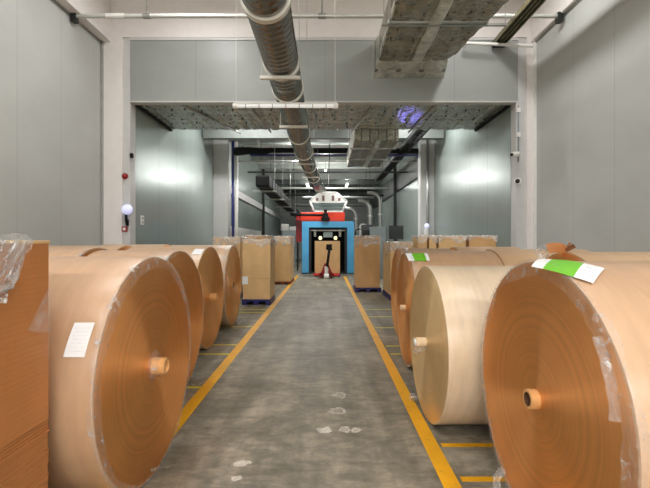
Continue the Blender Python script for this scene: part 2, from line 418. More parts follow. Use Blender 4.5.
# third bay
struct('wall_left_hall', B(-4.05, -3.9, 17.1, 37, 0, 6.1), 'wall_inner')
struct('wall_right_hall', B(3.9, 4.05, 17.1, 37, 0, 6.1), 'wall_inner')
struct('wall_far', B(-4.05, 4.05, 37, 37.15, 0, 6.1), 'wall_x')
struct('ceiling_hall', B(-4.05, 4.05, 17.1, 37.15, 6.05, 6.2), 'ceil')
for i, y in enumerate((18.6, 20.6, 22.6, 24.8, 27, 29.4, 32, 34.6)):
    struct('beam_hall', B(-3.9, 3.9, y, y+.16, 5.78 if i < 4 else 5.5, 6.05), 'beamdark' if i > 4 and i % 2 else 'beamgrey')
struct('trim_9', B(-3.9, -3.78, 17.1, 37, 3.45, 3.75), 'jamb')
struct('trim_10', B(-3.9, -3.84, 17.12, 25.5, 1.55, 2.15), 'whitepaint')
struct('window_1', B(3.84, 3.9, 17.2, 36, 4.3, 5.2), 'beamdark')
struct('trim_11', B(3.80, 3.9, 17.2, 36, 4.18, 4.3), 'dark')

# floor markings
def marking(x0, x1, y0, y1, mat, rz=0):
    o = struct('floor_marking', B(-(x1-x0)/2, (x1-x0)/2, -(y1-y0)/2, (y1-y0)/2, 0, .0016), mat)
    o.location = ((x0+x1)/2, (y0+y1)/2, .0002); o.rotation_euler = (0, 0, rz)
marking(-1.28, -1.165, 1.0, 19.2, 'yellow')
marking(.757, .867, .6, 18.6, 'yellow', -.0045)
for y in (4.36, 5.66, 6.17, 7.5, 9.0, 9.42): marking(-2.6, -1.285, y, y+.055, 'yellow_pale')
for y in (2.66, 3.11): marking(.86, 2.4, y, y+.055, 'yellow')
for y in (5.66, 6.1, 7.4, 8.5, 9.42): marking(.88, 2.4, y, y+.055, 'yellow_pale')

# ------------------------------------------------------------------ paper rolls
def sheet_on_roll(name, mat, parent, Rr, corners, nu=14, nv=10, lift=.004):
    """label bent round the roll: corners give (x, angle) in roll space, u along first edge"""
    bm = bmesh.new(); uvl = bm.loops.layers.uv.new('UVMap'); g = []
    (a, b, c, d) = corners
    for j in range(nv+1):
        row = []
        for i in range(nu+1):
            u, v = i/nu, j/nv
            x = (a[0]*(1-u)+b[0]*u)*(1-v)+(d[0]*(1-u)+c[0]*u)*v
            t = (a[1]*(1-u)+b[1]*u)*(1-v)+(d[1]*(1-u)+c[1]*u)*v
            r = Rr+lift+.003*noise.noise((x*9, t*4, 3))+(.05*max(0, x)*0)
            row.append((bm.verts.new((x, r*math.cos(t), r*math.sin(t))), u, v))
        g.append(row)
    for j in range(nv):
        for i in range(nu):
            q = (g[j][i], g[j][i+1], g[j+1][i+1], g[j+1][i])
            f = bm.faces.new([k[0] for k in q])
            for l, k in zip(f.loops, q): l[uvl].uv = (k[1], k[2])
    return obj(name, bm, mat, parent, True)

def film_ring(parent, Rr, seed, wtop=.075, wlow=.03, back=.06, mat='film', a0=0, a1=360):
    """torn stretch film lapped over the roll's edge"""
    bm = bmesh.new(); N = 220; rows = []
    for k in range(N+1):
        a = R_(a0+(a1-a0)*k/N)
        s = .5+.5*math.sin(a)
        w = wlow+(wtop-wlow)*s+.025*noise.noise((math.cos(a)*2.3+seed, math.sin(a)*2.3, seed))+.012*noise.noise((math.cos(a)*9, math.sin(a)*9+seed, 2))
        w = max(.012, w); bk = back+.05*noise.noise((math.cos(a)*3, math.sin(a)*3, seed+7))
        row = []
        for q, (x, r) in enumerate(((-bk, Rr+.003), (-bk*.5, Rr+.006), (-.004, Rr+.006), (.009, Rr-.004), (.010, Rr-w*.5), (.008, Rr-w))):
            jj = .005*noise.noise((math.cos(a)*24, math.sin(a)*24, q*1.7+seed))
            row.append(bm.verts.new((x+(jj+.003 if q > 2 else 0), (r+(abs(jj)+.002 if q < 3 else 0))*math.cos(a), (r+(abs(jj)+.002 if q < 3 else 0))*math.sin(a))))
        rows.append(row)
    for a, b in zip(rows, rows[1:]):
        for i in range(5): bm.faces.new((a[i], a[i+1], b[i+1], b[i]))
    return obj('film_wrap', bm, mat, parent, True)

def crumple(name, parent, mat, pts, w, seed, nu=5, loc=None, amp=.5):
    """a bunched strip of film following points"""
    bm = bmesh.new(); rows = []
    for i, p in enumerate(pts):
        p = Vector(p); d = (Vector(pts[min(i+1, len(pts)-1)])-Vector(pts[max(0, i-1)])).normalized()
        side = d.cross(Vector((.3, .9, .2))).normalized(); up = d.cross(side)
        row = []
        for j in range(nu+1):
            s = (j/nu-.5)*w
            n1 = noise.noise((i*.9+seed, j*.8, seed)); n2 = noise.noise((i*.7, j*1.1+seed, 4+seed))
            row.append(bm.verts.new(p+side*(s+n1*w*amp)+up*(n2*w*amp)))
        rows.append(row)
    for a, b in zip(rows, rows[1:]):
        for j in range(nu): bm.faces.new((a[j], a[j+1], b[j+1], b[j]))
    return obj(name, bm, mat, parent, True)

t_core = {}
def roll(label, X0, d, Rr, yaw, L, side=1, face='face', sidem='side', core='core', prot=.07, rc=.052, film=None, hole=.012, group='wound rolls of kraft paper', seed=1):
    """side=1 faces +X (stands on the left of the aisle); roll-space axis along X, face at x=0"""
    t = thing('paper_roll', label, 'paper roll', (X0, d, 0), -yaw if side > 0 else math.pi-yaw, group)
    bm = bmesh.new()
    fn = lambda x, r, a: r*(1+.0025*noise.noise((x*3+seed, math.cos(a)*1.2, math.sin(a)*1.2))) if r > .3 else r
    prof = [(-L, rc), (-L, Rr*.5), (-L, Rr-.008), (-L+.008, Rr), (-L*.75, Rr-.001), (-L*.5, Rr), (-L*.25, Rr-.0015), (-.012, Rr), (-.003, Rr-.003), (0, Rr-.012), (0, Rr*.75), (0, Rr*.5), (0, Rr*.25), (0, rc)]
    mis = [1, 1, 0, 0, 0, 0, 0, 0, 0, 1, 1, 1, 1]
    lathe_x(bm, prof, 144, mis, fn=fn)
    o = obj('paper_body', bm, [sidem, face], t, True, (0, 0, Rr), 40)
    if core:
        bm = bmesh.new(); lathe_x(bm, [(-L+.01, rc-.001), (prot-.004, rc), (prot, rc-.004), (prot, rc-.015), (prot-hole, rc-.016), (prot-hole-.01, .001)], 40, [0, 0, 0, 1 if hole > .1 else 0, 1 if hole > .1 else 0])
        t_core[t.name] = obj('core', bm, [core, 'core_in'], t, True, (0, 0, Rr), 40)
    if film:
        f = film_ring(t, Rr, seed, *film); f.location = (0, 0, Rr)
    t['R'] = Rr
    return t

# left of the aisle
r1 = roll('large brown paper roll beside the carton stack, white docket on its near side', -1.102, 2.735, .703, .015, 1.05, film=(.08, .03, .02), prot=.085, rc=.055, seed=1)
lb = sheet_on_roll('label', 'docket', r1, .703, [(-.06, math.pi-.34), (-.165, math.pi-.34), (-.155, math.pi-.585), (-.05, math.pi-.585)]); lb.location = (0, 0, .703)
# near side of a left roll lies towards -Y: angle measured from +Y
c = crumple('film_tail', r1, 'film_dense', [(.0, -.05, .045), (.03, .0, .05), (.05, .03, .03), (.09, .10, .012)], .05, 3)
obj('film_collar', lathe_x(bmesh.new(), [(.002, .098), (.012, .08), (.02, .066), (.05, .062)], 32, fn=lambda x, r, a: r+.012*noise.noise((math.cos(a)*3, math.sin(a)*3, x*40))), 'film', r1, True, (0, 0, .703))
r2 = roll('brown paper roll mostly hidden behind the docketed front roll', -1.43, 4.18, .709, .045, .78, film=(.03, .02, .1), core=None, seed=2)
crumple('film_tail', r2, 'film_dense', [(.01, .12, .10), (.03, .18, .06), (.06, .2, .02), (.1, .26, .015), (.13, .32, .012)], .07, 5)
r3 = roll('brown paper roll third from the carton stack, bare cardboard core showing', -1.628, 6.05, .716, .028, 1.1, face='face_tan', sidem='side_tan', prot=.09, rc=.055, seed=3)
lb = sheet_on_roll('label', 'docket', r3, .716, [(-.02, math.pi-1.28), (-.15, math.pi-1.28), (-.15, math.pi-1.03), (-.02, math.pi-1.03)]); lb.location = (0, 0, .716)
r4 = roll('tan paper roll last of the left row, next to the tall cartons', -1.648, 7.66, .723, -.01, 1.1, face='face_tan', sidem='side_tan', film=(.05, .03, .12), core=None, seed=4)
crumple('film_core_wrap', r4, 'film_dense', [(.01, -.02, .74), (.02, .0, .70), (.025, .02, .64), (.02, .03, .60)], .09, 8)
crumple('film_tail', r4, 'film_dense', [(.0, .1, .05), (.05, .16, .02), (.12, .2, .03), (.16, .22, .07)], .07, 9)
crumple('film_strand', r4, 'film_dense', [(.005, -.52, 1.0), (.006, -.56, .85), (.006, -.53, .72), (.008, -.5, .6)], .05, 2)
# second row behind them on the left
roll('paper roll standing against the left wall behind the docketed roll', -2.26, 2.80, .69, .02, 1.15, core=None, seed=5)
roll('darker paper roll by the left wall whose brown end shows above the front roll', -2.30, 4.30, .722, .02, 1.2, core=None, film=(.02, .02, .05), seed=6)
roll('paper roll by the left wall behind the third roll of the row', -2.84, 6.1, .725, .0, 1.15, sidem='side_tan', core=None, seed=7)
roll('paper roll by the left wall behind the last roll of the row', -2.86, 7.72, .728, .0, 1.15, sidem='side_tan', core=None, seed=8)

# right of the aisle
q1 = roll('huge brown paper roll nearest on the right, green and white tag over its rim', 1.072, 2.16, .702, -.02, 1.0, -1, film=(.07, .075, .02), prot=.045, rc=.05, seed=11, hole=.4)
def roll_label(parent, Rr, X0, d, quad, mat, nu=18, nv=10):
    """tag laid over a right-hand roll; quad = world (X, Y) corners, u from the first to the second"""
    bm = bmesh.new(); uvl = bm.loops.layers.uv.new('UVMap'); g = []
    a, b, c, e = quad
    for j in range(nv+1):
        row = []
        for i in range(nu+1):
            u, v = i/nu, j/nv
            X = (a[0]*(1-u)+b[0]*u)*(1-v)+(e[0]*(1-u)+c[0]*u)*v
            Y = (a[1]*(1-u)+b[1]*u)*(1-v)+(e[1]*(1-u)+c[1]*u)*v
            dy = Y-d; z = Rr+math.sqrt(max(.01, (Rr+.009)**2-dy*dy))+.002*noise.noise((X*12, Y*12, 1))
            row.append((bm.verts.new((X-X0, Y-d, z)), u, v))
        g.append(row)
    for j in range(nv):
        for i in range(nu):
            q = (g[j][i], g[j][i+1], g[j+1][i+1], g[j+1][i]); f = bm.faces.new([k[0] for k in q])
            for l, k in zip(f.loops, q): l[uvl].uv = (k[1], k[2])
    o = obj('label', bm, mat, parent, True)
    o.rotation_euler = (0, 0, -parent.rotation_euler.z)
    return o
roll_label(q1, .702, 1.072, 2.16, [(.955, 1.97), (1.145, 1.815), (1.28, 1.945), (1.12, 2.20)], 'tag')
# torn red-printed film strip near the rim
crumple('film_strip', q1, 'film_dense', [(.012, .50, 1.13), (.014, .545, 1.06), (.014, .575, .98), (.014, .595, .9), (.014, .60, .84)], .05, 6, amp=.3)
crumple('film_tail', q1, 'film_dense', [(.01, -.35, .16), (.05, -.36, .10), (.07, -.30, .05), (.09, -.25, .015)], .045, 12)
q2 = roll('pale cream paper roll between two darker brown rolls', .858, 3.62, .6485, -.012, 1.08, -1, 'face_pale', 'side_pale', 'core_pale', .085, .04, seed=12)
obj('core_plug', lathe_x(bmesh.new(), [(.05, .001), (.085, .03), (.10, .032), (.10, .001)], 16, fn=lambda x, r, a: r*(1+.3*noise.noise((math.cos(a)*2, math.sin(a)*2, x*30)))), 'whitepaint', t_core[q2.name], True)
crumple('film_strand', q2, 'film_dense', [(.006, .01, .62), (.07, .02, .59), (.085, .01, .57), (.07, -.01, .56)], .05, 31)
crumple('film_tail', q2, 'film_dense', [(.0, -.30, .07), (.03, -.36, .05), (.05, -.42, .02)], .07, 14)
crumple('film_strand', q2, 'film_dense', [(-.72, .60, .84), (-.72, .625, .76), (-.725, .64, .69), (-.725, .645, .62)], .03, 15)
q3 = roll('brown paper roll with bright green tag, behind the pale roll', .98, 5.19, .698, .01, 1.02, -1, 'face', 'side', 'core_pale', .06, .035, film=(.07, .03, .06), seed=13)
roll_label(q3, .698, .98, 5.19, [(.945, 4.80), (1.185, 4.80), (1.195, 4.97), (.935, 4.97)], 'tag_far')
crumple('film_strand', q3, 'film_dense', [(0, -.02, 1.39), (.02, 0, 1.42), (.01, .03, 1.43), (-.03, .04, 1.42)], .05, 16)
roll('brown paper roll by the right wall behind the nearest tagged roll', 2.14, 2.22, .69, .0, 1.1, -1, core=None, seed=14)
w2 = roll('brown paper roll by the right wall with a torn wrapper flap on top', 2.06, 3.66, .708, .0, 1.1, -1, sidem='side_tan', core=None, seed=15)
crumple('film_strand', w2, 'card_brown', [(-.02, -.02, 1.415), (.03, 0, 1.445), (.09, .02, 1.455), (.16, .03, 1.44)], .09, 21, amp=.15)
crumple('wrapper_flap', w2, 'card_dark', [(-.05, -.22, 1.375), (-.02, -.1, 1.41), (-.02, 0, 1.43), (-.06, .05, 1.47)], .035, 22, amp=.2)
crumple('wrapper_flap', w2, 'card_dark', [(-.03, -.12, 1.40), (-.07, -.1, 1.43), (-.11, -.1, 1.50)], .02, 23, amp=.2)
crumple('film_strand', w2, 'film_dense', [(.0, -.25, 1.36), (.05, -.15, 1.40), (.12, -.1, 1.41), (.2, -.1, 1.40)], .12, 24)
roll('brown paper roll by the right wall behind the green tagged roll', 2.02, 5.25, .706, .0, 1.15, -1, sidem='side_tan', core=None, seed=16)
roll('brown paper roll mostly hidden between the green tagged roll and the creased carton', 1.15, 6.75, .70, .0, .8, -1, core=None, seed=17)
roll('brown paper roll by the right wall in front of the film wrapped cartons', 2.03, 6.75, .712, .0, 1.0, -1, core=None, seed=18)

# ------------------------------------------------------------------ cartons and pallets
def pallet(label, x0, x1, y0, y1, mat='pallet', h=.13):
    t = thing('pallet', label, 'pallet', ((x0+x1)/2, (y0+y1)/2, 0), 0, 'pallets under the cartons')
    w, d = (x1-x0)/2, (y1-y0)/2
    bm = bmesh.new(); n = 5; s = 2*d/n
    for k in range(n): box(bm, -w, w, -d+k*s+.01, -d+(k+1)*s-.01, h-.035, h)
    box(bm, -w, w, -d, d, h-.05, h-.03); obj('deck', bm, mat, t)
    for k in (-1, 0, 1):
        obj('runner', B(k*(w-.06)-.06, k*(w-.06)+.06, -d, d, 0, h-.05, bev=.008), mat, t)
    return t
def film_cap(parent, w, d, h, drop, seed, mat='film'):
    """film pulled over a carton's top, ragged lower edge"""
    bm = bmesh.new(); n = 44; rows = []
    P = []
    for k in range(n):
        s = k/n*4; e = int(s); f = s-e
        P.append(((-w+2*w*f, -d), (w, -d+2*d*f), (w-2*w*f, d), (-w, d-2*d*f))[e])
    for k, (x, y) in enumerate(P):
        dr = drop*max(.35, 1+1.5*noise.noise((x*4+seed, y*4, seed)))
        o = 1+.012/ max(w, d); col = []
        for q, (sc, z) in enumerate(((.72, h+.006), (1.0, h+.01), (o, h-.01), (o, h-dr*.5), (o, h-dr))):
            j = .010*noise.noise((x*14, y*14, q*2.1+seed)); col.append(bm.verts.new((x*(sc+abs(j) / w*.6), y*(sc+abs(j)/d*.6), z+j)))
        rows.append(col)
    for k in range(n):
        a, b = rows[k], rows[(k+1) % n]
        for i in range(4): bm.faces.new((a[i], b[i], b[i+1], a[i+1]))
    return obj('film_wrap', bm, mat, parent, True)
def carton(label, x0, x1, y0, y1, z0, z1, mat='card', film=.15, seam=None, seed=1, group='tall cartons on pallets', flap=True):
    t = thing('carton', label, 'carton', ((x0+x1)/2, (y0+y1)/2, z0), 0, group)
    w, d, h = (x1-x0)/2, (y1-y0)/2, z1-z0
    obj('carton_body', B(-w, w, -d, d, 0, h, bev=.012), mat, t)
    if seam: obj('carton_lid', B(-w-.008, w+.008, -d-.008, d+.008, seam-z0, h+.004, bev=.01), mat, t)
    if flap: obj('tape', B(-.03, .03, -d-.003, -d-.001, h*.1, h*.9) if False else B(-w*.98, w*.98, -.03, .03, h+.0045, h+.006), 'card_dark', t)
    if film: film_cap(t, w+.012, d+.012, h+.008, film, seed, 'film_cap')
    return t
# left of the aisle
pallet('navy plastic pallet under the tall carton on the left yellow line', -1.98, -1.30, 10.12, 11.1)
k = carton('tall tan carton beside the left yellow line, white slip on its corner', -1.96, -1.31, 10.14, 11.08, .13, 1.56, 'card_tan', .12, .62, 1)
lb = obj('label', B(-.335, -.20, -.49, -.484, .36, .55), 'docket', k)
pallet('red brown wooden pallet under the film topped carton beyond', -1.81, -1.20, 15.0, 16.6, 'pallet_wood', .1)
carton('film topped carton farther along the left yellow line', -1.80, -1.22, 15.02, 16.58, .10, 1.70, 'card_tan', .34, None, 2)
pallet('navy plastic pallet under the carton behind the left paper rolls', -2.96, -2.23, 11.2, 12.3)
carton('carton rising behind the last tan paper roll', -2.95, -2.24, 11.22, 12.28, .13, 1.62, 'card_tan', .2, None, 3)
pallet('navy plastic pallet under the carton hidden behind the left line carton', -2.4, -1.7, 12.6, 13.7)
carton('dark topped carton peeking over the tall left line carton', -2.38, -1.70, 12.62, 13.68, .13, 1.69, 'card', .1, None, 4)
# right of the aisle
pallet('navy plastic pallet under the carton at the right yellow line', .90, 1.68, 12.7, 13.7)
carton('tall carton at the right yellow line beside the blue machine', .94, 1.65, 12.75, 13.68, .13, 1.68, 'card', .26, None, 5)
pallet('navy plastic pallet under the creased carton behind the green tagged roll', 1.66, 2.34, 10.9, 12.3)
carton('creased film wrapped carton between the tagged roll and the line carton', 1.68, 2.32, 10.95, 12.28, .13, 1.50, 'card_tan', .3, None, 6)
for i, (a, b, y, lab) in enumerate(((418, 427.5, 9.0, 'narrow film wrapped carton first above the tagged roll'), (429, 436.8, 9.0, 'narrow film wrapped carton second above the tagged roll'),
                                    (438.6, 466.5, 9.0, 'wide carton with a pale tape band above the tagged roll'), (469, 496.5, 9.0, 'wide carton nearest the right inner wall'))):
    xa, xb = (a-CX)*y/F, (b-CX)*y/F
    pallet('navy plastic pallet under the '+lab, xa, xb, y-.02, y+.62)
    carton(lab, xa+.005, xb-.005, y, y+.6, .13, 1.5+6*y/F, 'card_tan' if i != 3 else 'card', .1, None, 30+i, 'film wrapped cartons by the right inner wall')

# near left stack
t = thing('cardboard_stack', 'stack of flat brown cardboard sheets in the near left corner under a carton', 'cardboard stack', (-1.62, 1.42, 0))
bm = bmesh.new(); random.seed(4); z = .1
while z < .63:
    h = random.uniform(.011, .02); j = random.uniform(-.002, .003)
    box(bm, -.36+j, .352+j, -.53, .525+random.uniform(-.0015, .002), z, z+h-.002); z += h
obj('sheet_pile', bm, 'card_edge', t)
bm = bmesh.new()
for k in range(4): box(bm, -.36, (.352+random.uniform(-.003, .004)), -.53, .528, z+k*.013, z+k*.013+.010)
obj('top_sheets', bm, 'card_brown', t)
bm = bmesh.new(); box(bm, -.36, .35, -.52, .52, .06, .1)
for k in (-.3, 0, .29): box(bm, k-.05, k+.05, -.52, .52, 0, .06)
obj('pallet_base', bm, 'pallet_wood', t)
zt = z+3*.013+.012
t = thing('carton', 'big brown carton with bunched clear film on top, near left corner', 'carton', (-1.62, 1.42, zt))
hh = 1.503-zt
obj('carton_body', B(-.36, .355, -.53, .53, 0, hh, bev=.008), 'card_brown', t)
obj('carton_lid', B(-.362, .359, -.532, .534, hh-.012, hh+.004, bev=.004), 'card_tan', t)
bm = bmesh.new(); v_ = [bm.verts.new((.357, y, z-zt)) for y, z in ((.529, 1.305), (.529, 1.09), (.46, 1.10), (.385, 1.125))]; bm.faces.new(v_)
obj('film_patch', bm, 'film_thin', t)
bm = bmesh.new(); rows = []
for i in range(25):
    u = i/24; row = []
    for j in range(13):
        v = j/12
        y = -.3+u*(.71-.14*v); zz = hh+.004-v*.205
        row.append(bm.verts.new((.364+.007*math.sin(u*60+v*7)+.006*noise.noise((u*16, v*3, 2)), y, zz)))
    rows.append(row)
for a, b in zip(rows, rows[1:]):
    for j in range(12): bm.faces.new((a[j], a[j+1], b[j+1], b[j]))
obj('film_skirt', bm, 'film_cap', t, True)
for s, (y0, z0, y1, z1) in enumerate(((.40, .004, .27, -.15), (.35, .004, .25, -.15), (.30, .004, .22, -.13), (.24, .004, .16, -.12), (.18, 0, .10, -.15))):
    pts = [(.368+.004*math.sin(q), y0+(y1-y0)*q/10, hh+z0+(z1-z0)*q/10) for q in range(11)]
    crumple('film_fold', t, 'film_dense', pts, .022, 40+s, amp=.4)
crumple('film_knot', t, 'film_dense', [(.37, .30, hh-.12), (.378, .285, hh-.145), (.385, .26, hh-.165), (.385, .245, hh-.185), (.378, .21, hh-.205), (.37, .14, hh-.20)], .06, 50, 8, amp=.5)
crumple('film_edge', t, 'film_dense', [(.35, .42-.05*q, hh+.012+.004*math.sin(q*2)) for q in range(14)], .05, 55, amp=.25)

# ------------------------------------------------------------------ overhead services
# spiral duct
t = thing('spiral_duct', 'long ribbed steel spiral duct running down the aisle under the ceiling', 'duct', (-.641, 0, 4.15))
def dc(y): 
    s = max(0, (y-11)/9.0); return Vector((.30*min(1, s)**1.5, y, 0))
bm = bmesh.new(); rings = []; y = 1.0; step = .125
while y < 20.0:
    for f, r in ((0, .246), (.62, .246), (.74, .256), (.88, .256)): rings.append((y+f*step, r))
    y += step
tube(bm, [dc(a) for a, r in rings], [r for a, r in rings], 40)
obj('duct_body', bm, 'duct', t, True, auto=35)
e = dc(20.0)
obj('duct_elbow', T([e+Vector((0, -.02, 0)), e+Vector((.03, .2, -.02)), e+Vector((.10, .42, -.1)), e+Vector((.14, .50, -.16)), e+Vector((.16, .55, -.2))], .25, 28), 'steel', t, True, auto=35)
for y in (4.6, 6.25, 7.3, 10.4, 12.4, 14.7, 17.2):
    bm = bmesh.new(); c = dc(y)
    tube(bm, [c+Vector((0, q, 0)) for q in (-.045, -.04, .04, .045)], [.256, .275, .275, .256], 40)
    obj('duct_collar', bm, 'collar', t, True, auto=35)
for y, w in ((6.1, .29), (8.7, .29), (12.9, .29), (15.5, .29)):
    c = dc(y)
    bm = B(c.x-w, c.x+w, y-.03, y+.03, -.315, -.27, bev=.004)
    obj('hanger_bar', bm, 'collar', t)
    top = 7.4-4.15 if y < 9.5 else (4.66-4.15 if y < 12 else 6.2-4.15)
    for s in (-1, 1): obj('hanger_rod', T([(c.x+s*(w-.02), y, -.29), (c.x+s*(w-.02), y, top)], .005, 6), 'steel', t)

# hanging batten lamp
t = thing('pendant_batten_lamp', 'long white tube lamp hanging crosswise under the spiral duct', 'lamp', (-.65, 7.0, 3.74))
obj('lamp_tube', T([(-.80, 0, 0), (.79, 0, 0)], .030, 16), 'lamp', t, True, auto=40)
obj('lamp_housing', B(-.84, .84, -.035, .035, .028, .05, bev=.006), 'whitepaint', t)
for s, mt in ((-1, 'whitepaint'), (1, 'whitepaint')): obj('end_cap', T([(s*.79, 0, 0), (s*.865, 0, 0)], .042, 16), mt, t, True, auto=40)
for k in range(7): obj('tube_clip', T([(-.66+k*.22, 0, 0), (-.645+k*.22, 0, 0)], .033, 16), 'steel', t, True, auto=40)
for x in (-.815, .815): obj('lamp_wire', T([(x, 0, .05), (x, 0, 7.4-3.74)], .0035, 6), 'whitepaint', t)

# foil wrapped ducts
t = thing('insulated_duct', 'foil wrapped rectangular duct under the ceiling right of the spiral duct', 'duct', (1.85, 0, 5.3))
def duct_box(x0a, x1a, y0, x0b, x1b, y1, z0a, z1a, z0b, z1b, nx=10, ny=24, amp=.018, seed=0, quilt=0):
    bm = bmesh.new()
    def ring(v):
        x0, x1, y = x0a+(x0b-x0a)*v, x1a+(x1b-x1a)*v, y0+(y1-y0)*v
        z0, z1 = z0a+(z0b-z0a)*v, z1a+(z1b-z1a)*v
        pts = [(x0+(x1-x0)*k/nx, z0) for k in range(nx)]+[(x1, z0+(z1-z0)*k/4) for k in range(4)]+[(x1-(x1-x0)*k/nx, z1) for k in range(nx)]+[(x0, z1-(z1-z0)*k/4) for k in range(4)]
        def off(x, z): return amp*1.6*noise.noise((x*2.2+seed, y*2.2, z*2))+amp*.8*noise.noise((x*7+seed, y*7, z*2))-quilt*(abs(math.sin(math.pi*x/.36)*math.sin(math.pi*y/.36)))**.5
        return [bm.verts.new((x+amp*noise.noise((x*2, y*2, z+seed)), y, z+off(x, z))) for x, z in pts]
    rs = [ring(k/ny) for k in range(ny+1)]; n = len(rs[0])
    for a, b in zip(rs, rs[1:]):
        for k in range(n): bm.faces.new((a[k], a[(k+1) % n], b[(k+1) % n], b[k]))
    bm.faces.new(rs[0]); bm.faces.new(rs[-1][::-1]); return bm
obj('duct_body', duct_box(-.72, 1.45, 3.5, -.72, .72, 8.87, 0, .55, 0, .55, nx=32, ny=150, quilt=.03), 'foil', t, True, auto=50)
random.seed(3)
for k in range(40):
    px_, py_ = -.6+(k % 4)*.38+random.uniform(-.05, .05), 4.2+(k//4)*.47+random.uniform(-.06, .06)
    obj('insulation_pin', T([(px_, py_, 0), (px_, py_, -.045)], .016, 8), 'dark', t)
obj('duct_neck', duct_box(-.72, .72, 8.88, -.79, .82, 9.58, .0, .55, -.13, .62, ny=6, amp=.006, seed=3), 'foil_bright', t, True, auto=50)
obj('duct_flange', B(-.75, .95, 7.26, 7.32, -.045, .57, bev=.01), 'steel', t)
obj('foil_tape', duct_box(-.06, .16, 3.5, -.06, .16, 8.87, -.052, .0, -.052, .0, 6, 120, .02, 5), 'foil_bright', t, True)
obj('foil_tape', duct_box(-.735, -.715, 3.5, -.735, -.715, 8.87, -.01, .12, -.01, .12, 2, 20, .01, 9), 'foil_bright', t, True)
for y in (5.2, 7.33):
    obj('hanger_bar', B(-.86, 1.3, y, y+.05, -.06, -.022), 'steel', t)
    for s in (-.83, 1.27): obj('hanger_rod', T([(s, y+.025, -.05), (s, y+.025, 2.1)], .008, 6), 'steel', t)
t = thing('insulated_duct', 'foil wrapped duct beyond the soffit with a rounded far end', 'duct', (1.48, 12.1, 4.4))
obj('duct_body', duct_box(-.63, .62, .02, -.63, .62, 4.2, 0, .5, 0, .5, nx=26, ny=90, seed=11, quilt=.03), 'foil', t, True, auto=50)
obj('foil_tape', duct_box(-.645, -.622, .02, -.645, -.622, 4.2, -.01, .5, -.01, .5, 2, 20, .01, 4), 'foil_bright', t, True)
obj('foil_tape', duct_box(.0, .12, .02, .0, .12, 4.2, -.05, .0, -.05, .0, 4, 80, .015, 6), 'foil_bright', t, True)
for y in (.9, 2.6):
    obj('hanger_bar', B(-.7, .7, y, y+.05, -.06, -.02), 'steel', t)
    for s in (-.68, .68): obj('hanger_rod', T([(s, y+.02, -.04), (s, y+.02, 1.8)], .008, 6), 'steel', t)
# conduits and seams on the soffit
for i, (xa, ya, xb, yb, lab) in enumerate(((-3.25, 9.9, -2.45, 12.3, 'pale conduit strapped slantwise under the left part of the foil soffit'), (-1.75, 9.9, -1.55, 12.2, 'pale conduit under the soffit left of the spiral duct'),
                                          (1.1, 9.9, .75, 12.2, 'pale conduit under the soffit right of the spiral duct'), (2.55, 9.9, 2.4, 12.2, 'pale conduit under the right part of the foil soffit'))):
    tag(obj('ceiling_conduit', T([(xa, ya, 4.655), (xb, yb, 4.655)], .025, 8), 'steel', smooth=True), lab, 'conduit')
for sx, lab in ((-4.33, 'black edge channel along the left side of the foil soffit'), (4.24, 'black edge channel along the right side of the foil soffit')):
    tag(obj('ceiling_edge_channel', B(sx-.03, sx+.03, 9.76, 12.0, 4.62, 4.68), 'black'), lab, 'channel')

# pipes
t = thing('ceiling_pipe', 'steel sprinkler pipe crossing between the left and right wall tops', 'pipe', (0, 8.35, 5.94))
obj('pipe_run', T([(-4.94, 0, 0), (4.62, 0, 0)], .042, 14), 'pipe', t, True, auto=40)
for x in (-4.92, 4.6): obj('wall_bracket', B(x-.05, x+.05, -.06, .06, -.13, .06, bev=.01), 'dark', t)
for x in (-3.5, -.06, 2.9):
    obj('pipe_hanger', T([(x, 0, .03), (x, 0, 1.46)], .018, 8), 'steel', t, True)
    obj('pipe_coupling', T([(x-.07, 0, 0), (x+.07, 0, 0)], .055, 14), 'steel', t, True, auto=40)
obj('pipe_sleeve', T([(-4.3, 0, 0), (-3.95, 0, 0)], .05, 14), 'whitepaint', t, True, auto=40)
t = thing('ceiling_pipe', 'short white pipe at the right end of the bulkhead', 'pipe', (3.9, 9.25, 5.8))
obj('pipe_run', T([(-.85, 0, .03), (.62, 0, -.03)], .035, 12), 'whitepaint', t, True, auto=40)
obj('pipe_hanger', T([(-.8, 0, .03), (-.8, 0, 1.6)], .012, 8), 'steel', t)
t = thing('ceiling_cable_tray', 'olive cable tray along the ceiling edge of the right wall', 'cable tray', (3.85, 0, 5.86))
bm = bmesh.new()
for x in (-.125, -.04, .04, .125): box(bm, x-.016, x+.016, 4, 9.45, 0, .09)
obj('tray_rails', bm, 'tray', t); obj('tray_bed', B(-.12, .12, 4, 9.45, .04, .06), 'dark', t)
obj('tray_end', B(-.14, .14, 9.36, 9.46, -.04, .05, bev=.01), 'black', t)
for y in (5, 8): obj('hanger_rod', T([(0, y, .08), (0, y, 1.54)], .01, 6), 'steel', t)
t = thing('ceiling_cable_tray', 'dark cable tray running back along the right side of the inner hall', 'cable tray', (3.06, 12.3, 5.0))
bm = bmesh.new()
for x in (-.17, .17): box(bm, x-.03, x+.03, 0, 12, 0, .14)
for k in range(40): box(bm, -.17, .17, k*.3, k*.3+.05, 0, .03)
obj('tray_ladder', bm, 'dark', t)
obj('cables', T([(0, .0, .08), (0.02, 6, .08), (0, 12, .08)], .07, 8), 'black', t, True)
for y in (1.2, 3.6): obj('hanger_rod', T([(0, y, .1), (0, y, 1.2)], .012, 6), 'steel', t)
for y in (6.0, 9.0): obj('hanger_rod', T([(0, y, .1), (0, y, 1.05)], .012, 6), 'steel', t)
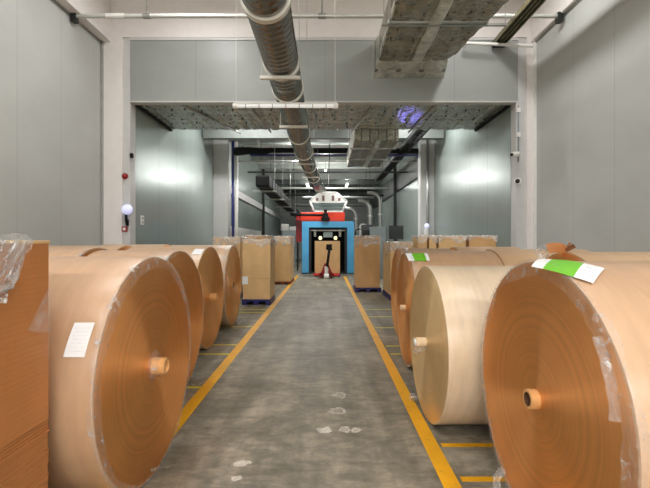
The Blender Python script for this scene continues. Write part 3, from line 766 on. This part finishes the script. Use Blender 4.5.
# black bundle with blue rail crossing the hall
t = thing('ceiling_cross_duct', 'black cable bundle on a blue rail crossing the hall between the inner columns', 'cable bundle', (0, 16.45, 5.0))
obj('bundle', T([(-3.5, 0, .02), (-3.4, 0, .0), (-2.9, 0, .03), (-2.4, 0, -.01), (-2.1, 0, .05), (3.6, 0, .02)], [.15, .17, .14, .15, .10, .11], 14), 'black', t, True, auto=40)
obj('blue_rail', B(-2.9, 3.6, -.05, .05, -.17, -.11), 'rail', t)
for x in (-2.6, -1, 1, 2.8): obj('hanger_rod', T([(x, 0, 0), (x, .12, 1.2)], .012, 6), 'steel', t)
# black hanging duct left of the machine
t = thing('ceiling_black_duct', 'black ribbed duct hanging on the left of the inner hall', 'duct', (-2.15, 14.6, 3.6))
bm = bmesh.new(); k = 0
while k < 20:
    box(bm, -.24, .24, k, k+.80, -.2, .2, bev=.06); k += .9
obj('duct_body', bm, 'black', t)
obj('duct_spine', B(-.15, .15, .1, 20, -.12, .12), 'dark', t)
for y in (1, 4, 8, 12, 16): 
    obj('hanger_bar', B(-.5, .36, y, y+.08, -.26, -.2), 'beamgrey', t)
    obj('hanger_rod', T([(.3, y+.04, -.2), (.3, y+.04, 2.4 if y > 2 else 1.9)], .012, 6), 'steel', t)
# pipes strapped under the inner hall ceiling
for i, (y, z, x0, x1, rr, mt, lab) in enumerate(((17.9, 4.9, -3.85, 3.85, .03, 'steel', 'thin steel pipe crossing just behind the black bundle'), (19.8, 4.75, -3.6, 3.85, .04, 'dark', 'dark pipe crossing the inner hall above the machine'),
                                            (23.8, 4.5, -2.5, 3.6, .06, 'beamgrey', 'grey pipe crossing behind the machine hood'), (26, 4.35, -3.2, 3.6, .05, 'black', 'black pipe crossing far behind the machine hood'),
                                            (28.4, 4.45, -1.5, 3.3, .12, 'beamdark', 'dark steel pipe crossing in the far hall'), (31, 4.2, -3, 3.3, .12, 'beamdark', 'dark fat pipe crossing in the farthest hall'))):
    t = thing('ceiling_pipe', lab, 'pipe', (0, y, z), 0, 'pipes crossing the inner hall')
    obj('pipe_run', T([(x0, 0, 0), (x1, 0, 0)], rr, 12), mt, t, True, auto=40)
    for x in (x0*.7, .2, x1*.7): obj('pipe_hanger', T([(x, 0, rr), (x, 0, 6.06-z)], .014, 6), 'dark', t)
# vertical steel ducts at the right of the far hall
for i, (x, y, ztop, rr, lab) in enumerate(((2.6, 24.5, 3.6, .13, 'silver bent duct dropping to the floor right of the machine'), (3.0, 23.0, 3.9, .10, 'slim silver duct dropping beside the right hall wall'), (2.0, 27.5, 3.4, .12, 'silver duct dropping in the far hall right of the machine'))):
    t = thing('steel_drop_duct', lab, 'duct', (x, y, 0))
    obj('duct_body', T([(-.7, .0, ztop+.25), (-.45, 0, ztop+.25), (-.2, 0, ztop+.17), (-.04, 0, ztop-.05), (0, 0, ztop-.3), (0, 0, 0)], rr, 16), 'steel', t, True, auto=40)
    for z in (1.2, 2.2, 3.0): obj('duct_collar', T([(0, 0, z-.03), (0, 0, z+.03)], rr+.025, 16), 'collar', t, True, auto=40)
# steel posts of the hall walls
for x, y, lab in ((-3.74, 25.8, 'dark steel post against the left hall wall'), (3.72, 22.6, 'dark steel post against the right hall wall')):
    tag(obj('steel_post', B(x-.08, x+.08, y-.08, y+.08, 0, 6.05, bev=.01), 'dark'), lab, 'post')
for x, mt, rr, lab in ((-3.66, 'rail', .05, 'blue riser pipe beside the left inner column'), (-3.52, 'whitepaint', .07, 'white riser pipe beside the left inner column'), (4.0, 'steel', .05, 'steel riser pipe on the face of the right inner column')):
    yy = 16.9 if x < 0 else 16.55
    tag(obj('riser_pipe', T([(x, yy, 0), (x, yy, 5.5)], rr, 12), mt, smooth=True), lab, 'pipe')
t = thing('pendant_lamp', 'small bright lamp hanging from the hall ceiling above the machine hood', 'lamp', (.03, 23.0, 5.4))
obj('lamp_bulb', uvsphere(bmesh.new(), (0, 0, 0), .06), 'lamp_hot', t, True)
obj('lamp_shade', lathe_x(bmesh.new(), [(0, .05), (.05, .10), (.055, .02)], 20), 'whitepaint', t, True).rotation_euler = (0, R_(-90), 0)
obj('lamp_wire', T([(0, 0, .05), (0, 0, .65)], .008, 6), 'dark', t)
pl = bpy.data.lights.new('pendant_light', 'POINT'); pl.energy = 220; pl.shadow_soft_size = .16; pl.color = (1, .98, .95)
po = bpy.data.objects.new('pendant_light', pl); C.objects.link(po); po.location = (.03, 23.0, 5.2)

# ------------------------------------------------------------------ wall fittings
yf = YC+.04
t = thing('wall_alarm_sounder', 'dark red round alarm sounder on the left jamb', 'alarm', (-4.485, yf, 2.975))
obj('sounder_base', T([(0, 0, 0), (0, -.03, 0)], .07, 20), 'red_dark', t, True, auto=40); obj('sounder_dome', uvsphere(bmesh.new(), (0, -.04, 0), .058, sc=(1, .7, 1)), 'red_dark', t, True)
t = thing('wall_call_point', 'small red square call point low on the left jamb', 'call point', (-4.485, yf, 1.79))
cb = obj('call_box', B(-.06, .06, -.05, 0, -.06, .06, bev=.008), 'red_dark', t); obj('call_glass', B(-.03, .03, -.055, -.05, -.03, .03), 'whitepaint', cb)
t = thing('wall_beacon', 'glowing pale blue ball beacon on the left jamb', 'beacon', (-4.38, yf-.13, 2.2))
obj('beacon_globe', uvsphere(bmesh.new(), (0, 0, .02), .115, 24, 14), 'beacon', t, True); obj('beacon_stem', T([(-.05, .1, -.32), (-.05, .06, -.2), (-.04, .03, -.07)], .03, 10), 'black', t, True)
obj('beacon_bracket', B(-.08, -.02, .09, .13, -.34, -.2), 'dark', t)
t = thing('wall_switch', 'small white twin switch plate on the left inner wall', 'switch', (-4.368, 10.15, 2.02))
sp = obj('switch_plate', B(0, .012, -.09, .09, -.11, .11, bev=.004), 'whitepaint', t); 
for z in (-.05, .05): obj('switch_key', B(.012, .018, -.05, .05, z-.025, z+.025), 'cabinet', sp)
t = thing('wall_sensor', 'tiny dark sensor on the edge of the left jamb', 'sensor', (-4.37, yf, 3.44))
obj('sensor_box', B(-.0, .06, -.04, .04, -.05, .05, bev=.01), 'black', t)
t = thing('wall_security_camera', 'pale bullet security camera on the right jamb', 'security camera', (4.29, yf, 3.42))
cb = obj('camera_body', T([(-.02, -.14, .03), (-.2, -.24, -.01)], .055, 16), 'whitepaint', t, True, auto=40); obj('camera_lens', T([(-.2, -.24, -.01), (-.22, -.251, -.014)], .035, 14), 'black', cb)
obj('camera_bracket', T([(.05, 0, .0), (.02, -.1, .02), (-.05, -.15, .02)], .02, 8), 'whitepaint', t, True)
t = thing('wall_dome_camera', 'small pale dome camera on the right jamb under the bullet camera', 'security camera', (4.32, yf, 2.87))
obj('dome_base', T([(0, 0, 0), (0, -.04, 0)], .075, 18), 'whitepaint', t, True, auto=40); obj('dome_glass', uvsphere(bmesh.new(), (-.02, -.05, -.01), .05), 'screen', t, True)
t = thing('wall_conduit', 'grey conduit running down the right jamb to the cameras', 'conduit', (4.33, yf, 0))
obj('conduit_run', T([(0, -.02, 4.55), (0, -.02, 3.3)], .016, 8), 'cabinet', t, True)
for z in (4.45, 3.9): obj('junction_box', B(-.035, .035, -.06, 0, z-.05, z+.05, bev=.008), 'whitepaint', t)
t = thing('wall_blue_beacon', 'small white and blue beacon on the right inner column', 'beacon', (3.93, 16.42, 2.0))
obj('beacon_globe', uvsphere(bmesh.new(), (0, -.02, .12), .10), 'beacon', t, True); obj('beacon_base', B(-.07, .07, -.05, .08, -.4, .03, bev=.02), 'whitepaint', t); obj('beacon_bracket', B(-.03, .03, .05, .23, -.2, -.1), 'whitepaint', t)

# ------------------------------------------------------------------ wrapping machine
t = thing('wrapping_machine', 'blue portal wrapping machine with red hood at the end of the aisle', 'machine', (.14, 20.0, 0))
W = 1.225
for s in (-1, 1):
    x = s*(W-.16)
    obj('post', B(x-.16, x+.16, 0, 1.9, 0, 2.2, bev=.012), 'blue', t)
    obj('inner_rail', B(s*(W-.38)-.05, s*(W-.38)+.05, .05, .3, 0, 2.15), 'dark', t)
obj('top_beam', B(-W, W, 0, 1.9, 2.18, 2.47, bev=.012), 'blue', t)
obj('back_panel', B(-W+.1, W-.1, 1.8, 1.88, 0, 2.2), 'black', t)
obj('base_plate', B(-W, W, 0, 1.9, 0, .05), 'dark', t)
obj('top_rail', B(-.8, .8, .15, .25, 2.02, 2.08), 'whitepaint', t)
obj('film_carriage', B(-.22, .22, .2, .5, 1.72, 1.98, bev=.02), 'cabinet', t)
for s in (-.36, .36): obj('work_lamp', T([(s, .2, 1.70), (s, .14, 1.68)], .085, 14), 'amber', t, True, auto=40)
for s in (-.62, .58): obj('film_spool', T([(s, .3, 1.75), (s, .3, 2.1)], .06, 12), 'whitepaint', t, True)
obj('hood_body', B(-1.3, .80, .25, 1.6, 2.48, 2.92, bev=.03), 'red', t)
obj('side_cabinet', B(-1.55, -W-.02, .6, 1.3, 1.5, 2.5, bev=.02), 'red_dark', t)
obj('side_arm', B(-1.52, -1.31, .3, .5, 2.51, 2.8, bev=.02), 'red_dark', t)
obj('drive_motor', T([(-.12, .0, 2.5), (-.12, .0, 2.66), (-.12, .0, 2.68), (-.12, 0, 2.84), (-.12, 0, 2.86), (-.12, 0, 3.02)], [.2, .2, .14, .12, .06, .09], 14), 'black', t, True, auto=40)
obj('drive_arm', T([(-1.75, .0, 2.78), (-.2, 0, 2.76)], .055, 10), 'black', t, True)
# glazed hexagonal hood
hx = [(-.86, 3.45), (-.38, 3.86), (.40, 3.86), (.90, 3.45), (.70, 2.95), (-.66, 2.95)]
for k in range(6):
    a, b = hx[k], hx[(k+1) % 6]
    obj('hood_frame', T([(a[0], .3, a[1]), (b[0], .3, b[1])], .05, 10), 'whitepaint', t, True)
    obj('hood_frame', T([(a[0], 1.3, a[1]), (b[0], 1.3, b[1])], .05, 10), 'whitepaint', t, True)
bm = bmesh.new()
p = [(-.82, 3.42), (-.38, 3.83), (.40, 3.83), (.86, 3.42), (.55, 3.36), (-.5, 3.36)]
for yy in (.28, .32): 
    vs_ = [bm.verts.new((x, yy, z)) for x, z in p]; bm.faces.new(vs_)
hp = obj('hood_panel', bm, 'whitepaint', t)
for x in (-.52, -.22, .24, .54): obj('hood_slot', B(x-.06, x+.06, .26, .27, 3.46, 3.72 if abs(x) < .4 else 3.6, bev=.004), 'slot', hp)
bm = bmesh.new(); v_ = [bm.verts.new((x, .3, z)) for x, z in ((-.8, 3.42), (.84, 3.42), (.68, 2.97), (-.64, 2.97))]; bm.faces.new(v_)
obj('hood_glass', bm, 'glass', t)

# pallet truck with its load
pallet('navy plastic pallet carried by the red pallet truck', -.45, .66, 18.3, 19.4, h=.16)
carton('wide carton on the pallet truck in front of the blue machine', -.44, .65, 18.32, 19.38, .16, 1.54, 'card_tan', 0, None, 20)
t = thing('pallet_truck', 'red hand pallet truck with black tiller in front of the machine', 'pallet truck', (.06, 17.5, 0))
for s in (-1, 1): obj('fork', B(s*.2-.075, s*.2+.075, .25, 1.7, .05, .108) if False else B(s*.2-.07, s*.2+.07, .2, .78, .04, .10), 'red', t)
bm = bmesh.new()
vv = [bm.verts.new((x, y, z)) for y in (.0, .28) for x, z in ((-.34, .1), (.34, .1), (.2, .3), (.08, .62), (-.08, .62), (-.2, .3))]
bm.faces.new(vv[:6]); bm.faces.new(vv[6:][::-1])
for k in range(6): bm.faces.new((vv[k], vv[(k+1) % 6], vv[6+(k+1) % 6], vv[6+k]))
obj('truck_frame', bm, 'red_dark', t)
obj('cross_bar', B(-.55, .55, .0, .1, .12, .20, bev=.01), 'red', t)
wh = obj('wheel', T([(-.1, -.12, .10), (.1, -.12, .10)], .10, 20), 'whitepaint', t, True, auto=40)
obj('wheel_hub', T([(-.12, -.12, .10), (.12, -.12, .10)], .045, 14), 'black', wh, True, auto=40)
obj('hydraulic_pump', T([(0, -.08, .15), (0, -.08, .5)], .075, 14), 'whitepaint', t, True, auto=40)
tl = obj('tiller', T([(0.02, -.08, .42), (.09, -.2, 1.0), (.12, -.24, 1.2)], .055, 10), 'black', t, True)
bm = bmesh.new(); tube(bm, [(.02, -.24, 1.2), (.03, -.25, 1.38), (.20, -.25, 1.38), (.22, -.24, 1.2), (.02, -.24, 1.2)], .045, 8)
box(bm, .03, .2, -.27, -.22, 1.22, 1.36)
obj('tiller_grip', bm, 'black', tl, True, auto=40)

# equipment beside the machine
t = thing('steel_shelf', 'dark open shelf with pale bundles left of the blue machine', 'shelf', (-1.9, 22.6, 0))
for x in (-.45, .45):
    for y in (-.25, .25): obj('upright', B(x-.03, x+.03, y-.03, y+.03, 0, 2.1), 'dark', t)
for z in (.3, .75, 1.2, 1.65): obj('shelf_board', B(-.45, .45, -.25, .25, z, z+.05), 'beamgrey', t)
for x, z, s, lab in ((-.22, 1.7, .35, 'taller pale bundle on the shelf top left of the machine'), (.22, 1.25, .2, 'low pale bundle on the shelf top nearest the machine')):
    tag(obj('paper_bundle', B(-1.9+x-.19, -1.9+x+.19, 22.42, 22.75, 2.105, 2.105+s, bev=.03), 'whitepaint'), lab, 'bundle')
t = thing('electrical_cabinet', 'grey cabinet on the right behind the creased carton', 'cabinet', (2.18, 17.6, 0))
obj('cabinet_body', B(-.3, .3, -.3, .3, 0, 2.12, bev=.015), 'cabinet', t); cd = obj('cabinet_door', B(-.26, .26, -.315, -.3, .1, 2.05), 'cabinet', t); obj('handle', B(.18, .21, -.34, -.315, 1.0, 1.2), 'dark', cd)
for x0, y, z0, z1, w, lab in ((1.95, 19.6, 1.6, 2.3, .5, 'dark screen left of the grey cabinet'), (3.05, 18.2, 1.62, 2.2, .62, 'wide dark screen right of the grey cabinet')):
    t = thing('display_screen', lab, 'screen', (x0, y, 0))
    obj('screen_panel', B(-w/2, w/2, 0, .08, z0, z1, bev=.01), 'screen', t); obj('screen_stand', B(-.05, .05, .05, .12, 0, z0+.2), 'dark', t); obj('stand_foot', B(-.25, .25, -.1, .25, 0, .03), 'dark', t)
t = thing('pipe_station', 'cluster of white pipes and valves right of the blue machine', 'pipework', (1.95, 22.3, 0))
obj('tank', T([(-.1, .2, 0), (-.1, .2, 1.7)], .3, 16), 'steel', t, True, auto=40)
for k, (x, z) in enumerate(((-.35, 2.1), (-.1, 2.35), (.15, 2.2), (.35, 2.0))): obj('valve_pipe', T([(x, 0, 0), (x, 0, z), (x+.12, 0, z+.08), (x+.3, 0, z+.06)], .04, 8), 'whitepaint' if k % 2 else 'dark', t, True)
tag(obj('machine_guard', B(-2.6, -1.75, 25, 25.3, 0, 2.4, bev=.02), 'cabinet'), 'grey guard panel behind the dark shelf', 'guard')

# ------------------------------------------------------------------ lighting: batten fixtures
def batten(x, y, z, ln, power, label, top, rot=0, group='ceiling batten lamps', up=0):
    t = thing('ceiling_batten_lamp', label, 'lamp', (x, y, z), rot, group)
    hs = obj('lamp_housing', B(-ln/2, ln/2, -.1, .1, .02, .09, bev=.01), 'whitepaint', t)
    for s in (-.05, .05): obj('lamp_tube', T([(-ln/2+.03, s, .0), (ln/2-.03, s, .0)], .018, 8), 'strip_tube', hs, True)
    for s in (-ln*.4, ln*.4): obj('hanger_rod', T([(s, 0, .08), (s, 0, top-z)], .006, 6), 'steel', t)
    l = bpy.data.lights.new('batten_light', 'AREA'); l.shape = 'RECTANGLE'; l.size = ln; l.size_y = .3; l.energy = power; l.color = (1, .992, .985)
    lo = bpy.data.objects.new('batten_light', l); C.objects.link(lo); lo.location = (x, y, z-.03); lo.rotation_euler = (0, 0, rot)
    if up:
        l2 = l.copy(); l2.energy = power*up; l2.size_y = .25
        lo = bpy.data.objects.new('batten_light_up', l2); C.objects.link(lo); lo.location = (x, y, z+.10); lo.rotation_euler = (math.pi, 0, rot)
for x, y, z, pw in ((-2.8, -5.6, 4.6, 300), (0, -5.6, 4.6, 300), (2.6, -5.6, 4.6, 300), (-2.6, -1.4, 6.75, 66), (2.4, -1.4, 6.75, 66), (-2.6, 3.0, 6.75, 52), (2.4, 3.0, 6.75, 52), (-2.6, 7.0, 6.75, 75), (3.0, 7.0, 6.75, 75)):  # low rear row is unseen fill, added to brighten the camera-facing sides
    batten(x, y, z, 2.4, pw, 'white ceiling batten lamp in the front hall, low rear row added as unseen fill', 7.4, R_(90) if y > -5 else 0)
for x in (-2.4, 2.6): batten(x, 13.9, 5.95, 2.2, 120, 'white ceiling batten lamp behind the foil soffit', 6.2, R_(0), 'inner bay batten lamps', .12)
for x in (-1.15, 1.45):
    for y in (17.95, 28.2): batten(x, y, 5.25, 1.6, 95 if y < 20 else 60, 'white ceiling batten lamp in the inner hall, hidden near pair added to light the machine', 6.05, R_(90), 'inner hall batten lamps', .5)  # near pair added out of sight to brighten the machine front
bs = bpy.data.lights.new('added_blue_spot', 'SPOT'); bs.energy = 150; bs.color = (.25, .2, 1); bs.spot_size = R_(7); bs.spot_blend = .6; bs.shadow_soft_size = .05  # narrow spot added by the beacon, aimed to cast the soffit's blue patch
bo = bpy.data.objects.new('added_blue_spot', bs); C.objects.link(bo); bo.location = (3.9, 16.25, 2.2)
bo.rotation_euler = (Vector((2.2, 10.9, 4.66))-bo.location).to_track_quat('-Z', 'Y').to_euler()

w = bpy.data.worlds.new('world'); bpy.context.scene.world = w; w.use_nodes = True
w.node_tree.nodes['Background'].inputs[0].default_value = (.8, .85, .9, 1); w.node_tree.nodes['Background'].inputs[1].default_value = .3
